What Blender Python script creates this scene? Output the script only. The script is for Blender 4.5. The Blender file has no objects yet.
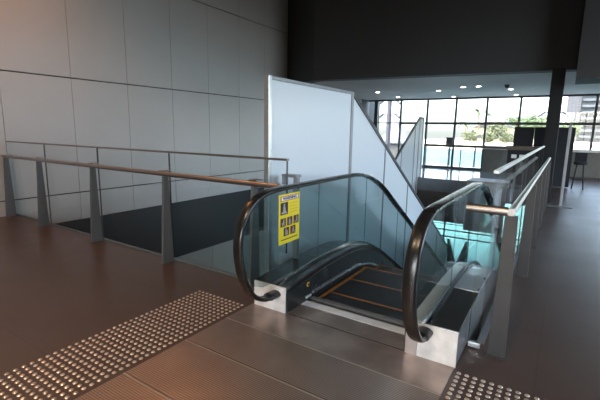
import bpy, bmesh, math, random
from mathutils import Vector, Matrix
random.seed(7)
S = bpy.context.scene
COL = S.collection
PI = math.pi

# ------------------------------------------------------------------ materials
def new_mat(name):
    m = bpy.data.materials.new(name); m.use_nodes = True
    nt = m.node_tree; nt.nodes.clear()
    out = nt.nodes.new('ShaderNodeOutputMaterial')
    return m, nt, out

def pbr(name, col, rough=0.5, metal=0.0, noise=0.0, nscale=6.0, col2=None, bump=0.0, bscale=40.0,
        spec=0.5, stretch=(1, 1, 1), rvar=0.0, coat=0.0):
    m, nt, out = new_mat(name)
    b = nt.nodes.new('ShaderNodeBsdfPrincipled')
    b.inputs['Base Color'].default_value = (*col, 1)
    b.inputs['Roughness'].default_value = rough
    b.inputs['Metallic'].default_value = metal
    b.inputs['Specular IOR Level'].default_value = spec
    b.inputs['Coat Weight'].default_value = coat
    nt.links.new(b.outputs[0], out.inputs[0])
    if noise or rvar or bump:
        tc = nt.nodes.new('ShaderNodeTexCoord')
        mp = nt.nodes.new('ShaderNodeMapping'); mp.inputs['Scale'].default_value = stretch
        nt.links.new(tc.outputs['Object'], mp.inputs[0])
        n = nt.nodes.new('ShaderNodeTexNoise'); n.inputs['Scale'].default_value = nscale
        n.inputs['Detail'].default_value = 5
        nt.links.new(mp.outputs[0], n.inputs['Vector'])
        if noise:
            mx = nt.nodes.new('ShaderNodeMix'); mx.data_type = 'RGBA'
            c2 = col2 or tuple(max(0, c * (1 - noise)) for c in col)
            mx.inputs['A'].default_value = (*col, 1); mx.inputs['B'].default_value = (*c2, 1)
            rp = nt.nodes.new('ShaderNodeMapRange')
            rp.inputs['From Min'].default_value = .35; rp.inputs['From Max'].default_value = .65
            nt.links.new(n.outputs['Fac'], rp.inputs['Value'])
            nt.links.new(rp.outputs[0], mx.inputs['Factor'])
            nt.links.new(mx.outputs['Result'], b.inputs['Base Color'])
        if rvar:
            r = nt.nodes.new('ShaderNodeMapRange')
            r.inputs['To Min'].default_value = max(.02, rough - rvar); r.inputs['To Max'].default_value = rough + rvar
            nt.links.new(n.outputs['Fac'], r.inputs['Value']); nt.links.new(r.outputs[0], b.inputs['Roughness'])
        if bump:
            n2 = nt.nodes.new('ShaderNodeTexNoise'); n2.inputs['Scale'].default_value = bscale
            nt.links.new(mp.outputs[0], n2.inputs['Vector'])
            bp = nt.nodes.new('ShaderNodeBump'); bp.inputs['Strength'].default_value = bump; bp.inputs['Distance'].default_value = .01
            nt.links.new(n2.outputs['Fac'], bp.inputs['Height']); nt.links.new(bp.outputs[0], b.inputs['Normal'])
    return m

def glass(name, tint=(1, 1, 1), refl=1.0, rough=0.0, film=0.0, film_col=(.8, .85, .85)):
    """thin clear pane: Schlick reflection over tinted transmission"""
    m, nt, out = new_mat(name)
    lw = nt.nodes.new('ShaderNodeLayerWeight'); lw.inputs['Blend'].default_value = .5
    p = nt.nodes.new('ShaderNodeMath'); p.operation = 'POWER'; p.inputs[1].default_value = 5
    nt.links.new(lw.outputs['Facing'], p.inputs[0])
    q = nt.nodes.new('ShaderNodeMath'); q.operation = 'MULTIPLY_ADD'; q.inputs[1].default_value = .96 * refl; q.inputs[2].default_value = .04 * refl
    nt.links.new(p.outputs[0], q.inputs[0])
    t = nt.nodes.new('ShaderNodeBsdfTransparent'); t.inputs[0].default_value = (*tint, 1)
    g = nt.nodes.new('ShaderNodeBsdfGlossy'); g.inputs['Roughness'].default_value = rough
    base = t.outputs[0]
    if film:
        d = nt.nodes.new('ShaderNodeBsdfDiffuse'); d.inputs[0].default_value = (*film_col, 1)
        mf = nt.nodes.new('ShaderNodeMixShader'); mf.inputs[0].default_value = film
        nt.links.new(t.outputs[0], mf.inputs[1]); nt.links.new(d.outputs[0], mf.inputs[2]); base = mf.outputs[0]
    mx = nt.nodes.new('ShaderNodeMixShader')
    nt.links.new(q.outputs[0], mx.inputs[0]); nt.links.new(base, mx.inputs[1]); nt.links.new(g.outputs[0], mx.inputs[2])
    nt.links.new(mx.outputs[0], out.inputs[0])
    return m

def frosted(name):
    m, nt, out = new_mat(name)
    tr = nt.nodes.new('ShaderNodeBsdfTranslucent'); tr.inputs[0].default_value = (.88, .93, .97, 1)
    di = nt.nodes.new('ShaderNodeBsdfDiffuse'); di.inputs[0].default_value = (.86, .90, .93, 1)
    tp = nt.nodes.new('ShaderNodeBsdfTransparent'); tp.inputs[0].default_value = (.85, .93, .95, 1)
    gl = nt.nodes.new('ShaderNodeBsdfGlossy'); gl.inputs['Roughness'].default_value = .25
    a = nt.nodes.new('ShaderNodeMixShader'); a.inputs[0].default_value = .65
    nt.links.new(tr.outputs[0], a.inputs[1]); nt.links.new(di.outputs[0], a.inputs[2])
    b = nt.nodes.new('ShaderNodeMixShader'); b.inputs[0].default_value = .06
    nt.links.new(a.outputs[0], b.inputs[1]); nt.links.new(tp.outputs[0], b.inputs[2])
    c = nt.nodes.new('ShaderNodeMixShader'); c.inputs[0].default_value = .06
    nt.links.new(b.outputs[0], c.inputs[1]); nt.links.new(gl.outputs[0], c.inputs[2])
    nt.links.new(c.outputs[0], out.inputs[0])
    return m

def emit(name, col, strength):
    m, nt, out = new_mat(name)
    e = nt.nodes.new('ShaderNodeEmission'); e.inputs[0].default_value = (*col, 1); e.inputs[1].default_value = strength
    nt.links.new(e.outputs[0], out.inputs[0]); return m

def floor_mat(name, col, col2, rough, tile=(1.2, 1.2), seam=.35):
    m, nt, out = new_mat(name)
    b = nt.nodes.new('ShaderNodeBsdfPrincipled'); b.inputs['Specular IOR Level'].default_value = .5
    tc = nt.nodes.new('ShaderNodeTexCoord')
    n = nt.nodes.new('ShaderNodeTexNoise'); n.inputs['Scale'].default_value = 1.3; n.inputs['Detail'].default_value = 6
    nt.links.new(tc.outputs['Object'], n.inputs['Vector'])
    n2 = nt.nodes.new('ShaderNodeTexNoise'); n2.inputs['Scale'].default_value = 160; n2.inputs['Detail'].default_value = 2
    nt.links.new(tc.outputs['Object'], n2.inputs['Vector'])
    mx = nt.nodes.new('ShaderNodeMix'); mx.data_type = 'RGBA'
    mx.inputs['A'].default_value = (*col, 1); mx.inputs['B'].default_value = (*col2, 1)
    nt.links.new(n.outputs['Fac'], mx.inputs['Factor'])
    br = nt.nodes.new('ShaderNodeTexBrick'); br.offset = 0
    br.inputs['Color1'].default_value = (1, 1, 1, 1); br.inputs['Color2'].default_value = (.93, .93, .93, 1)
    br.inputs['Mortar'].default_value = (1 - seam,) * 3 + (1,)
    br.inputs['Scale'].default_value = 1; br.inputs['Mortar Size'].default_value = .006
    br.inputs['Brick Width'].default_value = tile[0]; br.inputs['Row Height'].default_value = tile[1]
    nt.links.new(tc.outputs['Object'], br.inputs['Vector'])
    mm = nt.nodes.new('ShaderNodeMix'); mm.data_type = 'RGBA'; mm.blend_type = 'MULTIPLY'; mm.inputs['Factor'].default_value = 1
    nt.links.new(mx.outputs['Result'], mm.inputs['A']); nt.links.new(br.outputs['Color'], mm.inputs['B'])
    nt.links.new(mm.outputs['Result'], b.inputs['Base Color'])
    r = nt.nodes.new('ShaderNodeMapRange'); r.inputs['To Min'].default_value = rough - .07; r.inputs['To Max'].default_value = rough + .08
    nt.links.new(n.outputs['Fac'], r.inputs['Value']); nt.links.new(r.outputs[0], b.inputs['Roughness'])
    bp = nt.nodes.new('ShaderNodeBump'); bp.inputs['Strength'].default_value = .12; bp.inputs['Distance'].default_value = .002
    nt.links.new(n2.outputs['Fac'], bp.inputs['Height']); nt.links.new(bp.outputs[0], b.inputs['Normal'])
    nt.links.new(b.outputs[0], out.inputs[0]); return m

def ribbed_metal(name, col, rough, axis='Y', pitch=.012, strength=.6, metal=.85):
    """fine parallel ribs: square ridge wave along one axis"""
    m, nt, out = new_mat(name)
    b = nt.nodes.new('ShaderNodeBsdfPrincipled'); b.inputs['Metallic'].default_value = metal
    tc = nt.nodes.new('ShaderNodeTexCoord')
    w = nt.nodes.new('ShaderNodeTexWave'); w.bands_direction = axis; w.inputs['Scale'].default_value = 2 * PI / (pitch * 20); w.inputs['Distortion'].default_value = 0
    nt.links.new(tc.outputs['Object'], w.inputs['Vector'])
    n = nt.nodes.new('ShaderNodeTexNoise'); n.inputs['Scale'].default_value = 2.2; n.inputs['Detail'].default_value = 6
    nt.links.new(tc.outputs['Object'], n.inputs['Vector'])
    mx = nt.nodes.new('ShaderNodeMix'); mx.data_type = 'RGBA'
    mx.inputs['A'].default_value = (*col, 1); mx.inputs['B'].default_value = tuple(c * .55 for c in col) + (1,)
    nt.links.new(n.outputs['Fac'], mx.inputs['Factor'])
    mm = nt.nodes.new('ShaderNodeMix'); mm.data_type = 'RGBA'; mm.blend_type = 'MULTIPLY'; mm.inputs['Factor'].default_value = .45
    nt.links.new(mx.outputs['Result'], mm.inputs['A']); nt.links.new(w.outputs['Color'], mm.inputs['B'])
    nt.links.new(mm.outputs['Result'], b.inputs['Base Color'])
    r = nt.nodes.new('ShaderNodeMapRange'); r.inputs['To Min'].default_value = rough - .1; r.inputs['To Max'].default_value = rough + .12
    nt.links.new(n.outputs['Fac'], r.inputs['Value']); nt.links.new(r.outputs[0], b.inputs['Roughness'])
    bp = nt.nodes.new('ShaderNodeBump'); bp.inputs['Strength'].default_value = strength; bp.inputs['Distance'].default_value = .003
    nt.links.new(w.outputs['Fac'], bp.inputs['Height']); nt.links.new(bp.outputs[0], b.inputs['Normal'])
    nt.links.new(b.outputs[0], out.inputs[0]); return m

def foliage_mat(name, c1, c2):
    return pbr(name, c1, .7, noise=1, nscale=3, col2=c2)

M = dict(
    floor=floor_mat('brown vinyl floor', (.064, .040, .031), (.050, .032, .025), .34, (2.4, 1.2), .3),
    lowfloor=pbr('lower floor tiles', (.20, .20, .20), .25, noise=.3, nscale=2),
    slab=pbr('slab edge paint', (.10, .075, .06), .6, noise=.2),
    wall=pbr('pale wall panel', (.475, .46, .445), .42, noise=.06, nscale=.8, rvar=.05),
    wallgap=pbr('shadow gap', (.07, .07, .07), .8, noise=.1),
    band=pbr('dark skirting band', (.012, .012, .015), .5, noise=.2),
    dark=pbr('charcoal bulkhead paint', (.034, .034, .035), .65, noise=.12, nscale=.7),
    soffit=pbr('grey soffit paint', (.43, .385, .37), .6, noise=.08, nscale=1),
    ceil=pbr('dark ceiling paint', (.38, .37, .36), .8, noise=.1),
    backwall=pbr('rear wall paint', (.20, .19, .18), .7, noise=.1),
    steel=pbr('brushed stainless steel', (.60, .575, .55), .28, 1, noise=.12, nscale=5, stretch=(1, 1, 30), rvar=.06),
    rail=pbr('satin stainless handrail', (.40, .365, .345), .36, 1, noise=.1, nscale=8, rvar=.05),
    fin=pbr('grey painted steel fin', (.125, .128, .13), .42, .2, noise=.1, nscale=4),
    fin_dimmed=pbr('grey steel fin dimmed for bridge light', (.048, .046, .045), .42, .2, noise=.1, nscale=4),  # same fin paint, darkened to offset the stronger light on the bridge
    sidep=pbr('steel side cladding', (.27, .265, .265), .34, .8, noise=.15, nscale=4),
    comb=pbr('pale comb plate', (.72, .74, .77), .4, .3, noise=.15, nscale=12),
    alu=pbr('satin aluminium', (.66, .67, .68), .34, .85, noise=.1, nscale=7, rvar=.06),
    frame=pbr('grey aluminium frame', (.30, .31, .32), .45, .2, noise=.1),
    mull=pbr('dark window mullion', (.055, .058, .064), .5, 0, noise=.1),
    plinth=pbr('scuffed steel newel plate', (.80, .77, .73), .5, .1, noise=.25, nscale=9, rvar=.1),
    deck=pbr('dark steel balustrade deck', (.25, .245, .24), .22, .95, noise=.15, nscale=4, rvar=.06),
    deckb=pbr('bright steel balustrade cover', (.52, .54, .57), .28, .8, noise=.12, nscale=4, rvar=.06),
    channel=pbr('inner deck with painted sheen', (.86, .87, .88), .35, .2, noise=.06),  # right inner deck: window reflection put into the colour
    skirt=pbr('black skirt panel', (.03, .03, .031), .3, .2, noise=.2, rvar=.08),
    rubber=pbr('black handrail rubber', (.010, .0095, .009), .27, noise=.25, nscale=3, rvar=.06),
    step=ribbed_metal('grooved dark step', (.026, .026, .03), .42, 'X', .012, .9, .5),
    riser=ribbed_metal('grooved dark riser', (.02, .02, .022), .45, 'X', .012, .9, .5),
    yellow=pbr('worn yellow edge line', (.28, .115, .02), .5, noise=.5, nscale=30),
    landing=ribbed_metal('ribbed landing plate', (.47, .375, .325), .34, 'Y', .016, .5, .8),
    landing2=pbr('plain landing plate', (.46, .365, .32), .34, .8, noise=.35, nscale=3, rvar=.1),
    seam=pbr('bright seam trim', (.58, .51, .44), .4, .8, noise=.1),
    stud=pbr('stainless tactile stud', (.66, .58, .49), .33, .85, noise=.2, nscale=20),
    stud_base=pbr('stud collar', (.10, .055, .04), .5, noise=.2),
    clear=glass('clear balustrade glass', (.965, .98, .978), .6),
    escglass=glass('greenish escalator glass', (.68, .75, .755), .5),
    window=glass('window glass', (.97, .985, .985), .8),
    tinted=glass('tinted window glass', (.70, .73, .73), .8),
    lowwin=glass('green tinted window glass', (.86, .98, .92), .8),
    frost=frosted('frosted glass'),
    figure=pbr('pale pictogram figure', (.42, .33, .34), .5, noise=.1),
    yel=pbr('yellow sticker', (.86, .66, .02), .45, noise=.06),
    white=pbr('white print', (.80, .80, .78), .5, noise=.04),
    black=pbr('black print', (.012, .010, .010), .5, noise=.1),
    maroon=pbr('dark maroon pictogram', (.07, .018, .02), .5, noise=.1),
    blue=pbr('blue print', (.015, .02, .09), .5, noise=.05),
    redp=pbr('red print', (.50, .04, .03), .5, noise=.05),
    amber=pbr('amber ring', (.75, .45, .05), .4, noise=.1),
    red=pbr('red button', (.5, .03, .02), .4, noise=.1),
    colm=pbr('black column paint', (.005, .0055, .007), .75, noise=.2, nscale=2),
    part=pbr('black partition fabric', (.013, .015, .022), .8, noise=.25, nscale=9),
    part2=pbr('dark blue partition fabric', (.030, .036, .052), .8, noise=.2, nscale=9),
    counter=pbr('brown counter laminate', (.10, .075, .06), .35, noise=.2),
    sill=pbr('white window sill', (.75, .76, .78), .4, noise=.05),
    spandrel=pbr('grey spandrel panel', (.145, .14, .13), .5, noise=.15),
    fascia=pbr('pale slab fascia', (.30, .30, .30), .5, noise=.1),
    fasciatop=pbr('pale stone kerb', (.26, .235, .22), .55, noise=.1),
    platform=pbr('polished platform floor', (.20, .21, .22), .16, noise=.15, nscale=2),
    water=pbr('turquoise sea water', (.072, .13, .138), .5, noise=1, nscale=.12, col2=(.09, .155, .162), bump=.25, bscale=.8, spec=.04),
    sand=pbr('pale sand', (.72, .63, .48), .9, noise=.15),
    terrace=pbr('concrete terrace', (.62, .60, .56), .8, noise=.1),
    leaf=foliage_mat('pale green leaves', (.10, .13, .06), (.05, .08, .035)),
    leaf2=foliage_mat('olive leaves', (.14, .14, .07), (.08, .09, .045)),
    palm=foliage_mat('palm fronds', (.11, .13, .07), (.07, .09, .05)),
    bark=pbr('tree bark', (.20, .14, .09), .9, noise=.3, nscale=8),
    pole=pbr('purple grey pole paint', (.035, .032, .045), .5, noise=.1),
    hutroof=pbr('lilac tent canvas', (.16, .145, .21), .8, noise=.1),
    hutwall=pbr('grey hut wall', (.06, .056, .055), .8, noise=.2),
    tower=pbr('pale pink tower render', (.065, .055, .055), .7, noise=.08),
    towerb=pbr('blue grey tower glass', (.025, .036, .055), .4, noise=.2),
    slabw=pbr('white balcony slab', (.055, .063, .075), .7, noise=.05),
    orange=pbr('orange red float', (.75, .10, .06), .5, noise=.1),
    villa=pbr('cream villa wall', (.36, .29, .18), .8, noise=.1),
    lampon=emit('downlight lens', (1, .97, .93), 6),
    lampwarm=emit('warm lamp lens', (1, .62, .32), 18),
)

# ------------------------------------------------------------------ mesh helpers
class MB:
    def __init__(s): s.bm = bmesh.new()
    def box(s, x0, x1, y0, y1, z0, z1):
        vs = [s.bm.verts.new(p) for p in ((x0,y0,z0),(x1,y0,z0),(x1,y1,z0),(x0,y1,z0),(x0,y0,z1),(x1,y0,z1),(x1,y1,z1),(x0,y1,z1))]
        for f in ((3,2,1,0),(4,5,6,7),(0,1,5,4),(1,2,6,5),(2,3,7,6),(3,0,4,7)): s.bm.faces.new([vs[i] for i in f])
        return s
    def prism(s, pts, axis, a, b):
        """polygon in the two other axes, extruded along axis from a to b"""
        def P(p, t):
            return {'x': (t, p[0], p[1]), 'y': (p[0], t, p[1]), 'z': (p[0], p[1], t)}[axis]
        A = [s.bm.verts.new(P(p, a)) for p in pts]; B = [s.bm.verts.new(P(p, b)) for p in pts]
        s.bm.faces.new(A[::-1]); s.bm.faces.new(B)
        n = len(pts)
        for i in range(n): s.bm.faces.new((A[i], A[(i+1) % n], B[(i+1) % n], B[i]))
        return s
    def ribbon(s, lo, hi, axis, a, b):
        """strip between two polylines (same length), extruded: stays clean when concave"""
        def P(p, t): return {'x': (t, p[0], p[1]), 'y': (p[0], t, p[1]), 'z': (p[0], p[1], t)}[axis]
        rings = [[s.bm.verts.new(P(l, a)), s.bm.verts.new(P(l, b)), s.bm.verts.new(P(h, b)), s.bm.verts.new(P(h, a))] for l, h in zip(lo, hi)]
        for r0, r1 in zip(rings, rings[1:]):
            for i in range(4): s.bm.faces.new((r0[i], r0[(i+1) % 4], r1[(i+1) % 4], r1[i]))
        s.bm.faces.new(rings[0][::-1]); s.bm.faces.new(rings[-1])
        return s
    def sweep(s, path, prof, up=(0, 0, 1), caps=True):
        """closed profile (u along side, v along up-ish) swept along a path"""
        path = [Vector(p) for p in path]; up = Vector(up); rings = []
        for i, p in enumerate(path):
            t = (path[min(i+1, len(path)-1)] - path[max(i-1, 0)]).normalized()
            side = t.cross(up)
            if side.length < 1e-4: side = t.cross(Vector((0, 1, 0)))
            side.normalize(); v = side.cross(t).normalized()
            rings.append([s.bm.verts.new(p + side * a + v * b) for a, b in prof])
        n = len(prof)
        for r0, r1 in zip(rings, rings[1:]):
            for i in range(n): s.bm.faces.new((r0[i], r0[(i+1) % n], r1[(i+1) % n], r1[i]))
        if caps:
            s.bm.faces.new(rings[0][::-1]); s.bm.faces.new(rings[-1])
        return s
    def tube(s, path, r, n=12, up=(0, 0, 1)):
        return s.sweep(path, [(r*math.cos(2*PI*k/n), r*math.sin(2*PI*k/n)) for k in range(n)], up)
    def lathe(s, prof, n=16, at=(0, 0, 0)):
        rings = []
        for r, z in prof:
            rings.append([s.bm.verts.new((at[0]+r*math.cos(2*PI*k/n), at[1]+r*math.sin(2*PI*k/n), at[2]+z)) for k in range(n)])
        for r0, r1 in zip(rings, rings[1:]):
            for i in range(n): s.bm.faces.new((r0[i], r0[(i+1) % n], r1[(i+1) % n], r1[i]))
        s.bm.faces.new(rings[0][::-1]); s.bm.faces.new(rings[-1])
        return s
    def build(s, name, mat, parent=None, bevel=0.0, smooth=False, seg=2):
        bmesh.ops.recalc_face_normals(s.bm, faces=s.bm.faces)
        me = bpy.data.meshes.new(name); s.bm.to_mesh(me); s.bm.free()
        me.materials.append(mat)
        if smooth:
            me.polygons.foreach_set('use_smooth', [True] * len(me.polygons))
        o = bpy.data.objects.new(name, me); COL.objects.link(o)
        if parent is not None: o.parent = parent; o.matrix_parent_inverse = inv(parent)
        if bevel:
            b = o.modifiers.new('bevel', 'BEVEL'); b.width = bevel; b.segments = seg; b.limit_method = 'ANGLE'; b.angle_limit = .6
        if smooth:
            try:
                me.set_sharp_from_angle(angle=.7)
            except Exception: pass
        return o

def world_of(o):
    m = o.matrix_basis.copy(); p = o
    if o.parent is not None: m = world_of(o.parent) @ o.matrix_parent_inverse @ m
    return m
def inv(o): return world_of(o).inverted()

def tag(o, label=None, cat=None, group=None, kind=None):
    if label: o['label'] = label
    if cat: o['category'] = cat
    if group: o['group'] = group
    if kind: o['kind'] = kind
    return o
def thing(name, label, cat, loc=(0, 0, 0), group=None):
    o = bpy.data.objects.new(name, None); COL.objects.link(o); o.location = loc
    o.empty_display_size = .1
    return tag(o, label, cat, group)
def struct(o, label=None):
    o['kind'] = 'structure'
    if label: o['label'] = label
    return o
def copy_tree(o, loc=None, label=None, group=None):
    c = o.copy(); COL.objects.link(c)
    if loc is not None: c.location = loc
    if label: c['label'] = label
    if group: c['group'] = group
    for ch in [x for x in bpy.data.objects if x.parent == o and x != c]:
        k = ch.copy(); COL.objects.link(k); k.parent = c
        for g in [x for x in bpy.data.objects if x.parent == ch and x != k]:
            d = g.copy(); COL.objects.link(d); d.parent = k
    return c

def catmull(pts, n=6):
    out = []
    P = [Vector(p) for p in pts]; P = [P[0]*2 - P[1]] + P + [P[-1]*2 - P[-2]]
    for i in range(1, len(P) - 2):
        for k in range(n):
            t = k / n; a, b, c, d = P[i-1], P[i], P[i+1], P[i+2]
            out.append(.5*((2*b) + (c-a)*t + (2*a-5*b+4*c-d)*t*t + (3*b-a-3*c+d)*t**3))
    out.append(P[-2]); return out

# ------------------------------------------------------------------ the setting
XW = -8.2          # left wall
XR = 7.5           # right wall
YB = -6.5          # rear wall
YV = 3.12          # front edge of the opening in the floor
XB = -.38          # left edge of the bridge walkway
YP = 14.2          # near edge of the far platform
YW = 18.5          # window wall
ZL = -4.7          # lower floor
ZC = 6.7           # ceiling
EX0, EX1 = -2.25, -.468   # escalator outer sides

m = MB()
m.box(XW, -1.93, YB, YV, -.45, 0); m.box(-1.93, -.83, YB, 2.90, -.45, 0); m.box(-.83, XB, YB, YV, -.45, 0)
m.box(XB, XR, YB, YW, -.45, 0)
struct(m.build('floor', M['floor']), 'brown vinyl upper floor around the escalator opening')
m = MB(); m.box(XW, -2.40, YP, YW, -.45, 0); m.box(-2.40, XB - .002, 13.05, YW, -.45, 0)
struct(m.build('floor.001', M['platform']), 'shiny pale platform floor in front of the far windows')
struct(MB().box(XW - .3, XR, 3.4, 20.0, ZL - .3, ZL).build('floor.002', M['lowfloor']), 'lower level floor at the foot of the escalator')
struct(MB().box(XW, XB, YV - .02, YV + .03, -.06, .012).box(XB - .03, XB + .02, YV + .03, 13.0, -.06, .012).build('trim_1', M['fin']), 'grey metal edge strip around the floor opening')
struct(MB().box(XW, -2.40, YP + .02, YP + .3, -1.5, -.46).build('trim_2', M['slab']), 'dark brown slab edge under the platform')
m = MB(); m.box(-2.40, -1.30, 12.98, 13.05, -1.40, .10)
struct(m.build('trim_3', M['fascia']), 'grey clad front of the raised kerb beside the bridge')
struct(MB().box(-2.42, -1.28, 12.96, 13.9, .10, .16).box(-2.40, -1.30, 13.05, 13.85, .0, .10).build('trim_4', M['fasciatop']), 'pale stone top of the raised kerb beside the bridge')
struct(MB().box(XW, XR, YV - .32, YV - .22, ZL, -.46).build('wall_front', M['backwall']))
struct(MB().box(XB + .3, XB + .4, YV, 19.9, ZL, -.46).build('wall_bridge', M['slab']))

# left wall: panels over a dark backing
m = MB()
zj = [-.30, .27, 2.525, 4.77, ZC]; y = 3.08 - 1.215 * 8; ys = []
while y < YW: ys.append(y); y += 1.215
for i in range(len(ys) - 1):
    for a, b in zip(zj, zj[1:]):
        m.box(XW - .03, XW, ys[i] + .003, ys[i+1] - .003, a + .011, b - .011)
    m.box(XW - .03, XW, ys[i] + .003, ys[i+1] - .003, ZL, -1.74)
struct(m.build('wall_left', M['wall'], bevel=.004, seg=1), 'tall wall of pale grey panels with thin joints')
struct(MB().box(XW - .12, XW - .035, YB, 20, ZL, ZC).build('wall_left.001', M['wallgap']))
struct(MB().box(XW - .03, XW + .015, YB, 20, -1.74, -.30).build('trim_5', M['band']), 'black band along the foot of the pale panelled wall')

# ceilings and the dark bulkhead
struct(MB().box(XW - .1, XR + .1, YB - .1, 12, ZC, ZC + .2).build('ceiling', M['ceil']))
bl = [(XW - .02, 11.62), (-6.45, 10.49), (-3.90, 10.78), (-1.9, 11.07), (.03, 11.36)]
m = MB()
poly = bl + [(.03, 11.75), (-6.45, 10.85), (XW - .02, 12.0)]
m.prism(poly, 'z', 3.05, ZC)
struct(m.build('wall_back', M['dark']), 'dark charcoal bulkhead above the far ceiling')
struct(MB().box(.03, XR, 10.62, 11.8, 2.76, ZC).build('wall_back.001', M['dark']), 'lower dark bulkhead right of the black column')
struct(MB().prism([(XW, 11.8), (-6.45, 10.6), (.03, 11.4), (.03, 11.8), (XR, 11.8), (XR, YW + .1), (XW, YW + .1)], 'z', 3.06, 3.26).build('ceiling.001', M['soffit']), 'grey low ceiling with small downlights')

# right and rear walls; the rear wall has a wide high window
m = MB(); m.box(XR, XR + .2, YB, YW, 0, .8); m.box(XR, XR + .2, YB, 12, 6.3, ZC); m.box(XR, XR + .2, YB, 2.2, .8, 6.3); m.box(XR, XR + .2, 9.6, 12.4, .8, 6.3); m.box(XR, XR + .2, 12.4, YW, 3.0, 3.3)
struct(m.build('wall_right', M['backwall']))
w4 = MB()  # unseen side windows, added to light the left wall and frosted screens
for y in (2.2, 3.5, 6.5, 9.52, 12.4, 14.4, 16.4, 18.4): w4.box(XR + .06, XR + .14, y, y + .08,   .8, 6.3 if y < 10 else 3.0)
w4 = struct(w4.build('added_window_4', M['mull']))
MB().box(XR + .095, XR + .105, 2.3, 9.5, .8, 6.3).build('pane', M['window'], w4)
MB().box(XR + .095, XR + .105, 12.5, 18.4, .8, 3.0).build('pane', M['window'], w4)
m = MB(); m.box(XW, XR, YB - .2, YB, 0, .9); m.box(XW, XR, YB - .2, YB, 3.6, ZC); m.box(XW, -1.5, YB - .2, YB, .9, 3.6); m.box(3.2, XR, YB - .2, YB, .9, 3.6)
struct(m.build('wall_rear', M['backwall']))
w = struct(MB().box(-1.5, 3.2, YB - .12, YB - .06, .9, .98).box(-1.5, 3.2, YB - .12, YB - .06, 3.52, 3.6).box(1.2, 1.3, YB - .12, YB - .06, .98, 3.52).box(.4, .5, YB - .12, YB - .06, .98, 3.52).build('window_3', M['mull']))
MB().box(-1.5, 3.2, YB - .10, YB - .09, .98, 3.52).build('pane', M['window'], w)

# far window wall, upper level
mx = [-7.79 + 1.226 * k for k in range(-1, 13)]
m = MB()
for i, x in enumerate(mx):
    if x < XW or x > XR: continue
    hw = .085 if i == 1 else .04
    m.box(x - hw, x + hw, YW - .06, YW + .06, 0, 3.06)
m.box(XW, XR, YW - .055, YW + .055, 2.99, 3.06)
m.box(-6.55, XR, YW - .05, YW + .05, 1.93, 2.03)
m.box(XW, -6.55, YW - .02, YW + .02, 1.97, 2.01)
m.box(XW, XR, YW - .05, YW + .05, .0, .10)
w1 = struct(m.build('window_1', M['mull']), 'far window wall of tall panes facing the bright water')
for a, b in zip(mx, mx[1:]):
    a = max(a, XW); b = min(b, XR)
    if b - a < .2: continue
    z0 = .10 if b < -2.7 else 1.0
    MB().box(a + .03, b - .03, YW - .008, YW + .008, z0, 2.99).build('pane', M['tinted'], w1)
struct(MB().box(-2.86, XR, YW - .10, YW + .02, .0, .93).build('wall_far', M['spandrel']), 'grey low wall under the far windows')
struct(MB().box(-2.88, XR, YW - .22, YW + .03, .93, 1.03).build('trim_6', M['sill'], bevel=.01), 'white window sill on the low wall')

# lower window wall
m = MB()
x = -8.0
while x < .1:
    m.box(x - .03, x + .03, 19.95, 20.05, ZL, -.6); x += 1.15
for z in (-3.15, -3.48): m.box(XW, XB + .3, 19.94, 20.06, z, z + .06)
for z in (-2.85,): m.box(XW, XB + .3, 19.97, 20.03, z, z + .03)
m.box(XW, XB + .3, 19.94, 20.06, ZL, ZL + .1); m.box(XW, XB + .3, 19.94, 20.06, -.7, -.46)
w2 = struct(m.build('window_2', M['mull']), 'lower level windows showing turquoise water')
MB().box(XW, XB + .3, 19.99, 20.01, ZL + .1, -.7).build('pane', M['lowwin'], w2)

# ------------------------------------------------------------------ escalator
XC = -1.37
XGL, XGR = -2.0, -.685
def hz(y): return bz(y - .22)     # the handrail turns down a little later than the deck
def bz(y):                       # drop of the incline below the upper landing
    y0, y1, s = 3.88, 5.0, .577
    if y <= y0: return 0.
    if y < y1: return -s * (y - y0)**2 / (2 * (y1 - y0))
    return -s * (y - (y0 + y1) / 2)
YE = 11.6                        # modelled down to just above the lower floor
esc = thing('escalator', 'escalator going down between glass sides with black rubber handrails', 'escalator', (XC, 2.7, 0))

def yrange(a, b, step=.15):
    n = max(1, int(round((b - a) / step))); return [a + (b - a) * i / n for i in range(n + 1)]

# landing plates
plates = [(.30, .84), (.85, 1.375), (1.385, 1.890), (1.905, 2.335)]
for a, b in plates:
    p = MB().box(-2.265, -.475, a, b - .004, .001, .007).build('floor_plate', M['landing'], esc)
    MB().box(-2.265, -.475, b - .003, b + .005, .001, .0080).build('seam_strip', M['seam'], p)
p = MB().box(-2.265, -.475, 2.345, 2.70, .001, .007).build('floor_plate', M['landing2'], esc)
MB().box(-1.895, -.845, 2.701, 2.717, .001, .004).build('seam_strip', M['skirt'], p)
p = MB().box(-1.895, -.845, 2.718, 2.93, .001, .008).build('floor_plate', M['landing2'], esc)
m = MB().box(-1.895, -.845, 2.932, 3.03, -.03, .010)
cb = m.build('comb_plate', M['comb'], esc, bevel=.003)
m = MB(); x = -1.86
while x < -.88:
    m.prism([(3.03, .004), (3.075, -.006), (3.03, -.012)], 'x', x, x + .007); x += .0165
m.build('comb_teeth', M['alu'], cb)

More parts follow.
